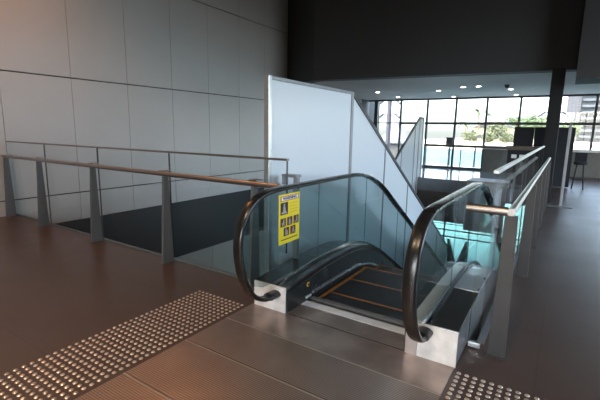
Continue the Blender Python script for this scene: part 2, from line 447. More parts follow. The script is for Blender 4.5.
# steps
def make_step(k):
    y0 = 2.95 + .45 * k; y1 = y0 + .45
    if k == 0: y0 = 3.035
    z = -.012 + bz(y0 + .22 if k > 2 else y0)
    x0, x1 = -1.862, -.878
    rise = .31
    o = MB().box(x0, x1, y0, y1 - .005, z - .05, z).build('step', M['step'], esc)
    MB().box(x0, x1, y1 - .03, y1 - .008, z - .05 - rise * .8, z - .052).build('riser', M['riser'], o)
    lm = MB()
    lm.box(x0 + .002, x1 - .002, y1 - .032, y1 - .006, z, z + .0025)
    lm.box(x0 + .002, x0 + .042, y0 + .003, y1 - .041, z, z + .0025)
    lm.box(x1 - .042, x1 - .002, y0 + .003, y1 - .041, z, z + .0025)
    lm.build('edge_line', M['yellow'], o)
for k in range(17): make_step(k)

# side by side: left (-1) and right (+1)
for sgn, xg, xo in ((-1, XGL, EX0), (1, XGR, EX1)):
    xi = XC + sgn * .53 + (.016 if sgn > 0 else 0)          # inner face of plinth (skirt line)
    lo_, hi_ = sorted((xo, xi))
    # newel plinth: bright front plate
    hz0 = .238 if sgn < 0 else .262
    pl = MB().box(lo_, hi_, 2.69, 2.705, .002, hz0).build('newel_plate', M['plinth'], esc, bevel=.003)
    if sgn > 0:
        MB().box(-.822, -.735, 2.685, 2.690, .004, .20).build('cover_plate', M['alu'], pl)
    # outer deck and inner deck follow the incline
    ys_ = [2.705, 2.80, 3.0, 3.2] + yrange(3.4, 4.1, .2)[0:] + yrange(4.2, 5.4, .1) + yrange(5.6, YE, .4)
    def dz(y): return bz(y) + (hz0 + .004 + (.292 - hz0) * min(1, max(0, (y - 2.7) / .75)))
    a, b = sorted((xo, xg + sgn * .018))
    y_split = 3.44
    seg1 = [y for y in ys_ if y < y_split - .005] + [y_split]; seg2 = [y_split + .006] + [y for y in ys_ if y > y_split + .01]
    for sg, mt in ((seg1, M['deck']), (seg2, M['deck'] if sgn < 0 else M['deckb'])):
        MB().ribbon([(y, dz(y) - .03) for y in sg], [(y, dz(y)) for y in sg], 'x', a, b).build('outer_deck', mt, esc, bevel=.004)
    if sgn > 0:
        MB().box(a + .005, b - .005, y_split - .002, y_split + .009, dz(y_split) - .001, dz(y_split) + .003).build('joint_strip', M['alu'], esc)
    # inner deck: slopes from the glass down to the skirt
    gx = xg - sgn * .018; ix = xi
    m = MB(); top = []
    prof = lambda y: [(gx, dz(y) + .012), (gx - sgn * .10, dz(y) + .006), (ix, dz(y) - .045), (ix, dz(y) - .06), (gx, dz(y) - .03)]
    rings = [[m.bm.verts.new((px, y, pz)) for px, pz in prof(y)] for y in ys_]
    for r0, r1 in zip(rings, rings[1:]):
        for i in range(5): m.bm.faces.new((r0[i], r0[(i+1) % 5], r1[(i+1) % 5], r1[i]))
    m.bm.faces.new(rings[0][::-1]); m.bm.faces.new(rings[-1])
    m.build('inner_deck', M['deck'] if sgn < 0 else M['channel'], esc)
    # bright glazing channel along the foot of the glass
    a, b = (xg + .008, xg + .017) if sgn > 0 else (xg + .018, xg + .030)
    yc = [y for y in ys_ if y >= 2.8]
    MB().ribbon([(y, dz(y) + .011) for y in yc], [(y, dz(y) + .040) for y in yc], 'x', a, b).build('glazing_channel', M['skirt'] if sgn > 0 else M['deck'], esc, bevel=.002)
    # skirt
    a, b = sorted((ix, ix - sgn * .012))
    yk = [y for y in ys_ if y >= 2.705]
    sk = MB().ribbon([(y, bz(y) - (.0 if y < 2.93 else .14)) for y in yk], [(y, dz(y) - .05) for y in yk], 'x', a, b).build('skirt_panel', M['skirt'], esc)
    ys2 = [3.12] + [y for y in ys_ if y > 3.15 and y < 7]
    a, b = sorted((ix - sgn * .012, ix - sgn * .030))
    MB().ribbon([(y, bz(y) + .055) for y in ys2], [(y, bz(y) + .075) for y in ys2], 'x', a, b).build('skirt_brush', M['deckb'], sk)
    # outer cladding
    a, b = sorted((xo, xo - sgn * .012))
    yo = [2.706, 2.9, YV] ; 
    MB().ribbon([(y, .012) for y in yo], [(y, dz(y) - .03) for y in yo], 'x', a, b).build('side_panel', M['sidep'], esc)
    yo = [YV + .035] + [y for y in ys_ if y > 3.2]
    MB().ribbon([(y, bz(y) - .75) for y in yo], [(y, dz(y) - .03) for y in yo], 'x', a, b).build('side_panel', M['sidep'], esc)
    # handrail
    lz = 0 if sgn < 0 else .045
    ly = 0 if sgn < 0 else .055
    pth = catmull([(xg, 2.64, .170 + lz), (xg, 2.50 + ly * .4, .185 + lz), (xg, 2.36 + ly, .27 + lz * .9), (xg, 2.265 + ly, .41 + lz * .6), (xg, 2.215 + ly, .58), (xg, 2.205 + ly, .74), (xg, 2.25 + ly, .90),
                   (xg, 2.36 + ly, 1.025), (xg, 2.52 + ly * .6, 1.085), (xg, 2.72, 1.10)], 6)
    pth += [Vector((xg, y, 1.10 + hz(y))) for y in yrange(2.95, 4.1, .2) + yrange(4.2, 5.4, .1) + yrange(5.7, YE - .2, .4)]
    w_, h_ = .045, .021
    pr = []
    for k in range(16):
        t = 2 * PI * k / 16; c, s_ = math.cos(t), math.sin(t)
        pr.append((w_ * math.copysign(abs(c)**.75, c), h_ * math.copysign(abs(s_)**.75, s_)))
    m = MB()
    rings = []
    for i, p in enumerate(pth):
        t = (pth[min(i+1, len(pth)-1)] - pth[max(i-1, 0)]).normalized(); nrm = Vector((1, 0, 0)).cross(t)
        rings.append([m.bm.verts.new(p + Vector((1, 0, 0)) * u + nrm * v) for u, v in pr])
    for r0, r1 in zip(rings, rings[1:]):
        for i in range(16): m.bm.faces.new((r0[i], r0[(i+1) % 16], r1[(i+1) % 16], r1[i]))
    m.bm.faces.new(rings[0][::-1]); m.bm.faces.new(rings[-1])
    hr = m.build('handrail', M['rubber'], esc, smooth=True)
    # boot where the handrail enters the newel plate
    m = MB(); m.sweep([(xg, 2.585, .173 + lz), (xg, 2.64, .170 + lz), (xg, 2.688, .169 + lz)], [(.056*math.cos(2*PI*k/14), .034*math.sin(2*PI*k/14)) for k in range(14)])
    m.build('handrail_boot', M['skirt'], hr, smooth=True)
    # glass panels under the handrail
    out = [(p.y, p.z) for p in pth if p.z > .32 or p.y > 3]
    def inner(y):               # underside of the handrail on the flat and the incline
        return 1.10 + hz(y) - .02
    nose = [(2.375 + ly, .34 + lz), (2.31 + ly, .44 + lz * .6), (2.25 + ly, .58), (2.235 + ly, .74), (2.275 + ly, .885), (2.375 + ly, 1.0), (2.525 + ly * .6, 1.062), (2.72, 1.078)]
    poly = [(2.72, .30), (2.62, .285 + lz), (2.50 + ly * .5, .29 + lz)] + nose + [(3.05, 1.08), (3.395, 1.08), (3.395, .31)]
    MB().prism(poly, 'x', xg - .006, xg + .006).build('glass_panel', M['escglass'], esc)
    cuts = [3.4, 4.55, 5.75, 6.95, 8.15, 9.35, 10.55, YE - .2]
    for c0, c1 in zip(cuts, cuts[1:]):
        yy = yrange(c0 + .003, c1 - .003, .15)
        MB().ribbon([(y, dz(y) + .012) for y in yy], [(y, inner(y)) for y in yy], 'x', xg - .006, xg + .006).build('glass_panel', M['escglass'], esc)
MB().prism([(y, bz(y) - .76) for y in (3.3, 4.1, 4.7, 5.3, YE)] + [(YE, bz(YE) - .8), (5.3, bz(5.3) - .8), (4.7, bz(4.7) - .8), (4.1, -.8), (3.3, -.8)], 'x', EX0, EX1).build('underside', M['fin'], esc)
# emergency stop ring on the left skirt
b = MB(); n = 20
b.sweep([(-1.8875, 3.05 + .020 * math.cos(2*PI*k/n), .163 + .020 * math.sin(2*PI*k/n)) for k in range(n + 1)],
        [(.004*math.cos(t), .004*math.sin(t)) for t in (0, PI/2, PI, 3*PI/2)], up=(1, 0, 0))
ring = b.build('emergency_button', M['amber'], esc); ring['label'] = 'round emergency stop button with yellow ring'
m = MB(); m.prism([(3.05 + .011*math.cos(2*PI*k/14), .163 + .011*math.sin(2*PI*k/14)) for k in range(14)], 'x', -1.888, -1.880)
m.build('button_cap', M['black'], ring)
MB().box(-1.888, -1.872, 3.0, 3.09, .035, .06).build('guide_shoe', M['alu'], esc, bevel=.004)

# ------------------------------------------------------------------ warning sign on the left glass
YS0, YS1, ZS0, ZS1 = 2.715, 3.035, .60, 1.045
xs = XGL + .0065
sg = thing('warning_sign', 'yellow warning sticker with black pictograms on the left escalator glass', 'sign', (xs, (YS0+YS1)/2, ZS0))
MB().box(xs, xs + .002, YS0, YS1, ZS0, ZS1).build('backing', M['yel'], sg)
def SR(u0, u1, v0, v1, d=.0028):      # u from the front edge, v from the bottom, in sign widths
    W_ = YS1 - YS0; Hh = ZS1 - ZS0
    return MB().box(xs + .002, xs + d, YS0 + u0*W_, YS0 + u1*W_, ZS0 + v0*Hh, ZS0 + v1*Hh)
hd = SR(.07, .95, .865, .965).build('heading_panel', M['redp'], sg)
SR(.11, .91, .878, .952, .0034).build('heading_field', M['white'], hd)
def text_mesh(txt, size, name, mat, parent, origin, ydir, zdir, extr=.0005, width=None):
    cu = bpy.data.curves.new(name, 'FONT'); cu.body = txt; cu.size = size; cu.align_x = 'CENTER'; cu.align_y = 'CENTER'; cu.extrude = extr; cu.offset = size * .04
    ob = bpy.data.objects.new('tmp', cu); COL.objects.link(ob)
    bpy.context.view_layer.update()
    dg = bpy.context.evaluated_depsgraph_get()
    me = bpy.data.meshes.new_from_object(ob.evaluated_get(dg)); bpy.data.objects.remove(ob)
    nrm = ydir.cross(zdir)
    xsz = max(v.co.x for v in me.vertices) - min(v.co.x for v in me.vertices)
    k = width / xsz if width else 1
    for v in me.vertices:
        c = v.co.copy(); v.co = origin + ydir * c.x * k + zdir * c.y + nrm * c.z
    me.materials.append(mat); me.name = name
    o = bpy.data.objects.new(name, me); COL.objects.link(o)
    if parent is not None: o.parent = parent; o.matrix_parent_inverse = inv(parent)
    return o
text_mesh('WARNING', .036, 'lettering', M['blue'], hd, Vector((xs + .0040, YS0 + .51*(YS1-YS0), ZS0 + .915*(ZS1-ZS0))), Vector((0, 1, 0)), Vector((0, 0, 1)), width=.215)
def picto(u0, u1, v0, v1, kind):
    f = SR(u0, u1, v0, v1).build('pictogram', M['black'] if kind == 0 else M['maroon'], sg)
    W_ = YS1 - YS0; Hh = ZS1 - ZS0
    y0 = YS0 + u0*W_; z0 = ZS0 + v0*Hh; w = (u1-u0)*W_; h = (v1-v0)*Hh
    def poly(pts, mm): mm.prism([(y0 + p*w, z0 + q*h) for p, q in pts], 'x', xs + .0028, xs + .0034)
    def disc(cx, cy, r, mm): mm.prism([(y0 + cx*w + r*w*math.cos(2*PI*k/10), z0 + cy*h + r*w*math.sin(2*PI*k/10)) for k in range(10)], 'x', xs + .0028, xs + .0034)
    mm = MB()
    if kind == 0:
        disc(.50, .80, .11, mm); poly([(.38, .68), (.62, .68), (.70, .30), (.88, .16), (.88, .08), (.14, .08), (.14, .22), (.34, .30)], mm)
    elif kind == 1:
        disc(.60, .80, .11, mm); poly([(.48, .68), (.70, .68), (.74, .10), (.60, .10), (.56, .40), (.42, .10), (.28, .10)], mm); disc(.30, .40, .08, mm)
    elif kind == 2:
        disc(.45, .80, .11, mm); poly([(.34, .68), (.56, .68), (.82, .40), (.78, .34), (.58, .48), (.62, .10), (.30, .10)], mm); disc(.78, .16, .08, mm)
    elif kind == 3:
        disc(.64, .78, .11, mm); poly([(.54, .66), (.74, .66), (.76, .10), (.62, .10), (.60, .38), (.20, .30), (.20, .22), (.52, .28)], mm); disc(.28, .14, .09, mm)
    elif kind == 4:
        disc(.40, .80, .11, mm); disc(.68, .60, .09, mm); poly([(.30, .68), (.50, .68), (.60, .50), (.76, .50), (.78, .10), (.26, .10)], mm)
    else:
        disc(.55, .80, .11, mm); poly([(.44, .68), (.66, .68), (.70, .44), (.86, .10), (.70, .10), (.56, .36), (.34, .10), (.20, .12), (.42, .42)], mm)
    mm.build('figure', M['figure'], f)
picto(.07, .42, .595, .84, 0)
for i, u in enumerate((.07, .385, .70)): picto(u, u + .255, .355, .525, 1 + i)
for i, u in enumerate((.225, .545)): picto(u, u + .255, .155, .325, 4 + i)
for i, v in enumerate((.80, .74, .68, .62)):
    SR(.50, .93 - .06 * (i % 2), v - .012, v + .006, .0026).build('text_line', M['amber'], sg)
SR(.10, .90, .075, .095, .0026).build('text_line', M['maroon'], sg)

# small steel post fixed to the outer deck behind the sign
pt = thing('steel_post', 'short grey steel post with side bracket behind the yellow warning sticker', 'post', (-2.205, 3.30, .29))
MB().box(-2.232, -2.178, 3.28, 3.32, .292, 1.13).build('upright', M['frame'], pt, bevel=.003)
MB().box(-2.36, -2.178, 3.255, 3.345, 1.131, 1.158).box(-2.36, -2.335, 3.26, 3.34, 1.05, 1.13).build('bracket', M['frame'], pt, bevel=.003)

# ------------------------------------------------------------------ glass railings
def fin_y(root, x, y_back, label=None):   # stanchion plate on the left railing: taper in Y
    m = MB(); m.prism([(y_back, .0), (y_back - .16, .0), (y_back - .10, 1.05), (y_back - .03, 1.05)], 'x', x - .016, x + .016)
    f = m.build('post', M['fin'], root, bevel=.003)
    MB().box(x - .03, x + .03, y_back - .18, y_back - .004, .001, .008).build('base_plate', M['fin'], f)
    return f
rl = thing('glass_railing', 'long glass railing with steel handrail in front of the pale panelled wall', 'railing', (-5.2, 3.03, 0))
fx = [-8.12, -6.93, -5.40, -3.87, -2.52]
for x in fx: fin_y(rl, x, 3.09)
MB().tube([(XW + .03, 3.0, 1.07), (-2.19, 3.0, 1.07)], .026, 16).build('handrail', M['rail'], rl, smooth=True)
m = MB()
gx_ = [XW + .02, -6.88, -5.385, -3.88, -2.18]
for a, b in zip(gx_, gx_[1:]):
    if b > -2.3: MB().prism([(a + .006, .02), (-2.27, .02), (-2.27, .40), (b - .006, .40), (b - .006, 1.308), (a + .006, 1.308)], 'y', 3.094, 3.106).build('glass_panel', M['clear'], rl)
    else: MB().box(a + .006, b - .006, 3.094, 3.106, .02, 1.308).build('glass_panel', M['clear'], rl)
MB().box(XW + .02, -2.168, 3.082, 3.118, 1.308, 1.330).build('top_rail', M['rail'], rl, bevel=.004)
for x in gx_[1:]:
    MB().box(x - .004, x + .004, 3.092, 3.108, .02 if x < -2.3 else .40, 1.307).build('glass_joint', M['mull'], rl)
for x in gx_[1:-1] + [-7.9, -2.52]:
    MB().box(x - .055, x + .055, 2.99, 3.09, 1.098, 1.110).build('bracket', M['rail'], rl, bevel=.003)

br = thing('glass_railing', 'glass railing with steel handrail along the edge of the bridge walkway', 'railing', (-.29, 6.5, 0))
for y in (3.03, 5.02, 6.4, 7.8, 9.2, 10.0):
    m = MB(); xb = -.315
    m.prism([(xb, .0), (xb + .115, .0), (xb + .10, 1.045), (xb + .02, 1.045)], 'y', y - .018, y + .018)
    f = m.build('post', M['fin_dimmed'], br, bevel=.003)
    MB().box(xb - .004, xb + .125, y - .035, y + .035, .001, .008).build('base_plate', M['fin_dimmed'], f)
hp = [(-.54, 3.0, 1.075), (-.275, 3.0, 1.075)]
MB().tube(hp, .031, 16).build('handrail', M['rail'], br, smooth=True)
MB().tube([(-.255, 2.985, 1.075), (-.255, 10.25, 1.075)], .026, 16).build('handrail', M['rail'], br, smooth=True)
gy = [3.12, 4.5, 5.9, 7.3, 8.7, 10.2]
for a, b in zip(gy, gy[1:]):
    MB().box(-.391, -.379, a + .006, b - .006, .02, 1.316).build('glass_panel', M['clear'], br)
    MB().box(-.392, -.378, b - .005, b + .005, .02, 1.315).build('glass_joint', M['mull'], br)
MB().box(-.404, -.366, 3.10, 10.21, 1.316, 1.340).build('top_rail', M['alu'], br, bevel=.004)
MB().box(-.455, -.392, 3.040, 3.052, .05, 1.04).build('glass_panel', M['clear'], br)
MB().box(-.455, -.372, 3.036, 3.056, .012, .05).build('shoe_channel', M['alu'], br, bevel=.004)

pr_ = thing('glass_railing', 'glass railing with dark top rail across the far platform edge', 'railing', (-3, YP + .06, 0))
MB().box(-4.15, -1.45, YP + .02, YP + .10, 1.10, 1.185).build('top_rail', M['mull'], pr_)
for a, b in ((-4.15, -2.93), (-2.89, -1.45)):
    MB().box(a, b, YP + .054, YP + .066, .02, 1.10).build('glass_panel', M['clear'], pr_)
for x in (-4.13, -2.91, -1.47):
    MB().box(x - .014, x + .014, YP + .04, YP + .08, .0, 1.10).build('post', M['mull'], pr_)

# ------------------------------------------------------------------ frosted screens
def slope_top(y, y0, z0): return z0 if y <= y0 else z0 - .577 * (y - y0)
XS = -2.455
scn = thing('frosted_screen', 'tall frosted glass screen stepping down beside the escalator', 'screen', (XS, 3.12, 0))
Y0, Y1 = 3.18, 4.97
ZT = 2.08
MB().box(XS - .03, XS + .03, Y0 - .05, Y0, .012, ZT + .03).build('end_post', M['alu'], scn, bevel=.003)
MB().box(XS - .02, XS + .02, Y0 + .001, Y1 - .03, ZT - .005, ZT + .028).build('top_rail', M['frame'], scn, bevel=.003)
MB().box(XS - .008, XS + .008, Y0 + .001, Y1 - .03, -1.0, ZT - .006).build('glass_panel', M['frost'], scn)
sy = [5.0, 6.25, 7.5, 8.75, 10.0, 11.2]
MB().box(XS - .025, XS + .025, Y1 - .029, Y1 + .025, -1.2, ZT + .028).build('mullion', M['frame'], scn, bevel=.003)
for a, b in zip(sy, sy[1:]):
    t0, t1 = slope_top(a, 5.0, ZT - .03), slope_top(b, 5.0, ZT - .03)
    MB().prism([(a, t0 - 3.1), (b - .02, max(t1 - 3.1, ZL)), (b - .02, t1 + .01), (a, t0)], 'x', XS - .008, XS + .008).build('glass_panel', M['frost'], scn)
    MB().box(XS - .018, XS + .018, b - .018, b + .018, max(t1 - 3.0, ZL), t1).build('mullion', M['frame'], scn)
MB().prism([(4.996, ZT + .028), (11.25, slope_top(11.25, 4.996, ZT + .028)), (11.25, slope_top(11.25, 4.996, ZT - .03)), (4.996, ZT - .03)], 'x', XS - .024, XS + .024).build('sloping_rail', M['mull'], scn)

X2 = -4.30
sc2 = thing('frosted_screen', 'far frosted glass screen rising towards the windows', 'screen', (X2, 14.2, 0))
def up(y): return 2.07 - .60 * (14.05 - y)
ysn = [8.6, 9.85, 11.1, 12.35, 13.6, 14.05, 14.45]
def up(y): return 2.07 - .60 * max(0, 14.05 - y)
for a, b in zip(ysn, ysn[1:]):
    MB().prism([(a + .02, max(ZL, up(a) - 3.0)), (b - .02, up(b) - 3.0 if b < 14 else (-.9 if b < 14.2 else .01)), (b - .02, up(b) - .03), (a + .02, up(a) - .03)], 'x', X2 - .008, X2 + .008).build('glass_panel', M['frost'], sc2)
    MB().box(X2 - .02, X2 + .02, b - .018, b + .018, up(b) - 2.9 if b < 14 else (-.9 if b < 14.2 else .01), up(b) - .02).build('mullion', M['frame'], sc2)
MB().box(X2 - .03, X2 + .03, 14.47, 14.54, .002, 2.09).build('end_post', M['alu'], sc2)
MB().prism([(8.6, up(8.6) - .03), (14.06, up(14.06) - .03), (14.46, 2.04), (14.46, 2.10), (14.06, up(14.06) + .04), (8.6, up(8.6) + .04)], 'x', X2 - .024, X2 + .024).build('sloping_rail', M['mull'], sc2)

# ------------------------------------------------------------------ tactile studs
def stud_bm(x, y):
    return MB().lathe([(.0150, .0), (.0150, .0012), (.0100, .0062), (.0075, .0066)], 10, (x, y, 0))
def tactile(label, x0, x1, y0, y1, pitch, order):
    t = thing('tactile_strip', label, 'tactile paving', ((x0+x1)/2, (y0+y1)/2, 0))
    pts = []
    nx = int(round((x1 - x0) / pitch)); ny = int(round((y1 - y0) / pitch))
    for i in range(nx + 1):
        for j in range(ny + 1):
            pts.append((x0 + i * pitch, y1 - j * pitch))
    pts.sort(key=order)
    proto = None
    for p in pts[:100]:
        if proto is None:
            proto = stud_bm(0, 0).build('stud', M['stud'], t, smooth=True); o = proto
        else:
            o = proto.copy(); COL.objects.link(o)
        o.location = (p[0], p[1], 0)
    if len(pts) > 100:
        m = MB()
        for p in pts[100:]: m.lathe([(.0150, .0), (.0150, .0012), (.0100, .0062), (.0075, .0066)], 8, (p[0], p[1], 0))
        o = m.build('studs', M['stud'], t, smooth=True); o['kind'] = 'stuff'
tactile('strip of metal tactile studs on the brown floor left of the landing plates', -2.885, -2.305, .36, 2.61, .0505, lambda p: math.hypot(p[0] + .0, p[1]) + (3 if p[1] < 1.05 + (p[0] + 2.3) * .3 else 0))
tactile('patch of metal tactile studs on the brown floor below the right newel', -.435, .165, 2.02, 2.65, .0505, lambda p: (3 if p[1] < 2.25 else 0) - p[1])

# ------------------------------------------------------------------ ceiling fittings
def downlight(loc, label, r=.075):
    o = thing('downlight', label, 'ceiling light', loc, 'downlights in the low grey ceiling')
    n = 18
    MB().lathe([(r + .02, -.008), (r + .022, -.002), (r + .022, 0)], n).build('trim_ring', M['white'], None, smooth=True)
    ring = bpy.data.objects[-1] if False else COL.objects[-1]
    ring.parent = o
    MB().lathe([(r - .008, -.014), (r, -.0085), (r, -.008)], n).build('lens', M['lampon'], None)
    COL.objects[-1].parent = o
    return o
DL = [(-6.20, 14.76, 'round downlight above the dark window column, nearest the sloping screen'),
      (-6.22, 17.05, 'round downlight close to the window head above the outdoor lamp pole'),
      (-4.02, 15.12, 'round downlight above the far frosted screen top'),
      (-4.10, 17.80, 'round downlight close to the windows right of the far screen'),
      (-2.99, 14.18, 'left one of the two downlights side by side in the middle of the low ceiling'),
      (-2.52, 14.15, 'right one of the two downlights side by side in the middle of the low ceiling'),
      (-1.74, 15.52, 'round downlight just behind the small dark ceiling dome'),
      (-1.80, 17.84, 'round downlight close to the windows behind the ceiling dome')]
for x, y, l in DL: downlight((x, y, 3.06), l)
cam_d = thing('ceiling_camera', 'small dark dome camera on the low ceiling near the column', 'camera', (-1.69, 14.07, 3.06))
MB().lathe([(.02, -.10), (.05, -.085), (.068, -.05), (.07, -.03)], 16).build('dome', M['black'], cam_d, smooth=True); COL.objects[-1].matrix_parent_inverse = Matrix()
MB().lathe([(.08, -.03), (.085, -.005), (.085, 0)], 16).build('mount', M['fin'], cam_d, smooth=True); COL.objects[-1].matrix_parent_inverse = Matrix()

# ------------------------------------------------------------------ column, partitions, stands
struct(MB().prism([(-.43 , 10.96), (-.17, 10.96), (-.17, 11.22), (-.43, 11.22)], 'z', 0, 3.049).build('column', M['colm'], bevel=.01), 'black square column under the bulkhead')
fp = thing('partition_screen', 'black folding partition of three panels behind the black column', 'partition', (-.5, 14.6, 0))
for pts, mt in (([(-1.40, 14.45), (-.86, 14.55), (-.86, 14.60), (-1.40, 14.50)], 'part'), ([(-.85, 14.55), (-.56, 14.20), (-.52, 14.23), (-.82, 14.60)], 'part2'), ([(-.55, 14.20), (.20, 14.30), (.20, 14.36), (-.55, 14.26)], 'part')):
    o = MB().prism(pts, 'z', .03, 1.79).build('panel', M[mt], fp)
    cx, cy = sum(p[0] for p in pts) / 4, sum(p[1] for p in pts) / 4
    MB().box(cx - .2, cx + .2, cy - .025, cy + .025, .001, .029).build('foot', M['fin'], o)
ct = thing('counter', 'dark counter with brown top in front of the black partition', 'counter', (-1.05, 13.75, 0))
MB().box(-1.44, -.56, 13.62, 13.95, .06, 1.10).build('body', M['part'], ct, bevel=.01)
MB().box(-1.48, -.52, 13.58, 13.99, 1.101, 1.22).build('top', M['counter'], ct, bevel=.01)
MB().box(-1.40, -.60, 13.68, 13.92, .001, .06).build('plinth', M['fin'], ct)
for i, x in enumerate((-1.33, -1.12)):
    MB().box(x, x + .14, 13.612, 13.62, .86, .97).build('paper', M['white'], ct)
ss = thing('sign_stand', 'slim white metal stand on a flat foot beside the black column', 'stand', (.05, 10.5, 0))
MB().box(.02, .075, 10.475, 10.525, .022, 1.80).build('pole', M['frame'], ss, bevel=.005)
MB().box(-.19, .27, 10.40, 10.60, .001, .021).build('base', M['fin'], ss, bevel=.004)
MB().box(.012, .022 + .06, 10.468, 10.532, 1.801, 1.83).build('cap', M['fin'], ss)
bs = thing('bar_stool', 'black bar stool right of the black partition', 'stool', (.42, 14.3, 0))
MB().lathe([(.15, .72), (.17, .74), (.17, .79), (.14, .81)], 16, (.42, 14.3, 0)).build('seat', M['part'], bs, smooth=True)
for k in range(4):
    a = PI/4 + k * PI/2
    MB().tube([(.42 + .20*math.cos(a), 14.3 + .20*math.sin(a), .0), (.42 + .11*math.cos(a), 14.3 + .11*math.sin(a), .72)], .014, 8).build('leg', M['part'], bs)
MB().tube([(.42 + .165*math.cos(2*PI*k/16), 14.3 + .165*math.sin(2*PI*k/16), .28) for k in range(17)], .009, 6, up=(0, 0, 1)).build('foot_ring', M['part'], bs)
MB().box(.27, .57, 14.42, 14.46, .80, 1.06).build('backrest', M['part'], bs, bevel=.01)
ps = thing('poster_stand', 'small dark sign on a thin post in front of the far window', 'stand', (-4.15, 17.9, 0))
MB().box(-4.165, -4.135, 17.885, 17.915, .02, 1.06).build('pole', M['mull'], ps)
MB().box(-4.32, -4.0, 17.80, 18.0, .001, .02).build('base', M['mull'], ps)
MB().box(-4.29, -4.01, 17.875, 17.925, 1.061, 1.38).build('sign_panel', M['mull'], ps, bevel=.005)
# v shaped steel prop on the lower floor
VX, VY = -3.76, 19.35
vp = thing('steel_prop', 'dark v shaped steel prop on the lower level in front of the green windows', 'prop', (VX, VY, ZL))
for q in (-1, 1):
    MB().prism([(VX + q*.02, ZL + .20), (VX + q*.40, ZL + .20), (VX + q*.46, ZL + 1.30), (VX + q*.36, ZL + 1.30)], 'y', VY - .06, VY + .06).build('arm', M['mull'], vp)
MB().box(VX - .46, VX + .46, VY - .17, VY + .17, ZL + .001, ZL + .199).build('base', M['mull'], vp)

# ------------------------------------------------------------------ outdoors
struct(MB().box(-9.5, 9, YW + .12, 20.75, -.45, -.02).build('terrace', M['terrace']), 'sunny concrete terrace outside the far windows')
tag(MB().box(-320, 320, 21, 420, ZL - .35, ZL - .2).build('water', M['water']), 'calm turquoise water beyond the terrace', 'water', kind='structure')
fe = thing('terrace_fence', 'thin wire fence along the outer edge of the terrace', 'fence', (-3, 20.5, -.02))
MB().box(-9.4, 8.9, 20.48, 20.52, .88, .93).build('top_rail', M['mull'], fe)
x = -9.35
while x < 8.9:
    f = MB().box(x - .035, x + .035, 20.47, 20.53, .0, .88).build('post', M['mull'], fe)
    MB().box(x - .08, x + .08, 20.42, 20.58, -.019, .0).build('foot', M['mull'], f)
    x += 1.16
m = MB()
for z in (.15, .30, .45, .60, .75): m.box(-9.4, 8.9, 20.497, 20.503, z, z + .006)
m.build('wire', M['fin'], fe)
fl = tag(MB().lathe([(.02, -.2), (.30, -.15), (.36, 0), (.30, .15), (.02, .2)], 16, (-4.5, 22.2, -.0)).build('float', M['orange'], smooth=True), 'red float on the water behind the terrace fence', 'float')
fl.location = (0, 6, ZL + .05)
# headland of sand
hl = MB()
hl.prism([(-60, 190), (-45, 168), (-28, 160), (-14, 163), (-2, 172), (30, 180), (90, 185), (90, 300), (-60, 300)], 'z', ZL - .2, -2.2)
struct(hl.build('headland', M['sand']), 'pale sandy headland across the water')

def crown(name, mat, parent, c, r, n, leaf, seed, flat=.8):
    rnd = random.Random(seed); m = MB()
    for i in range(n):
        d = Vector((rnd.gauss(0, 1), rnd.gauss(0, 1), rnd.gauss(0, 1))).normalized() * (rnd.random()**.4)
        lump = 1 + .25 * math.sin(d.x * 5 + seed) * math.cos(d.y * 4 + seed)
        p = Vector(c) + Vector((d.x * r * lump, d.y * r * lump, d.z * r * flat * lump))
        a = Vector((rnd.uniform(-1, 1), rnd.uniform(-1, 1), rnd.uniform(-1, 1))).normalized(); b = a.orthogonal().normalized()
        s = leaf * rnd.uniform(.6, 1.3)
        vs = [m.bm.verts.new(p + a*s), m.bm.verts.new(p + b*s*.5), m.bm.verts.new(p - a*s), m.bm.verts.new(p - b*s*.5)]
        m.bm.faces.new(vs)
    me = bpy.data.meshes.new(name); m.bm.to_mesh(me); m.bm.free(); me.materials.append(mat)
    o = bpy.data.objects.new(name, me); COL.objects.link(o)
    o.parent = parent; o.matrix_parent_inverse = inv(parent); return o
def tree(x, y, zb, h, r, mat, label, seed):
    t = thing('tree', label, 'tree', (x, y, zb), 'trees on the far shore')
    MB().tube([(x, y, zb), (x + .1*r, y, zb + h*.4), (x - .05*r, y, zb + h*.75)], r*.07, 8).build('trunk', M['bark'], t, smooth=True)
    crown('crown', mat, t, (x, y, zb + h*.65), r, 1100, r*.11, seed)
    return t
zb = -2.2
def px_at(px, Yd, py):      # a point of the view at distance Yd, used only to lay out the far shore
    d = RW @ Vector((px - 300, -(py - 200), -400)); k = Yd / d.y
    return d.x * k, 1.6 + d.z * k
ex = Vector((.83500311, .55002464, .01557903)); ey = Vector((.10793311, -.13596115, -.98481725)); ez = Vector((-.53955561, .82400695, -.17289385))
RW = Matrix(((ex.x, -ey.x, -ez.x), (ex.y, -ey.y, -ez.y), (ex.z, -ey.z, -ez.z)))
tl = [(498, 150, 122, 'leaf2', 'broad olive tree on the far shore, leftmost of the shore trees'),
      (516, 262, 117, 'leaf', 'green tree on the far shore behind the left partition panel'),
      (533, 200, 115, 'leaf', 'tall green tree on the far shore left of the black column'),
      (549, 290, 116, 'leaf2', 'olive tree on the far shore close left of the black column'),
      (571, 205, 122, 'leaf', 'green tree on the far shore right of the black column')]
for i, (px, Yd, pyt, mt, lb) in enumerate(tl):
    x, zt = px_at(px, Yd, pyt)
    h = zt - zb; tree(x, Yd, zb, h, h * .48, M[mt], lb, 20 + i)
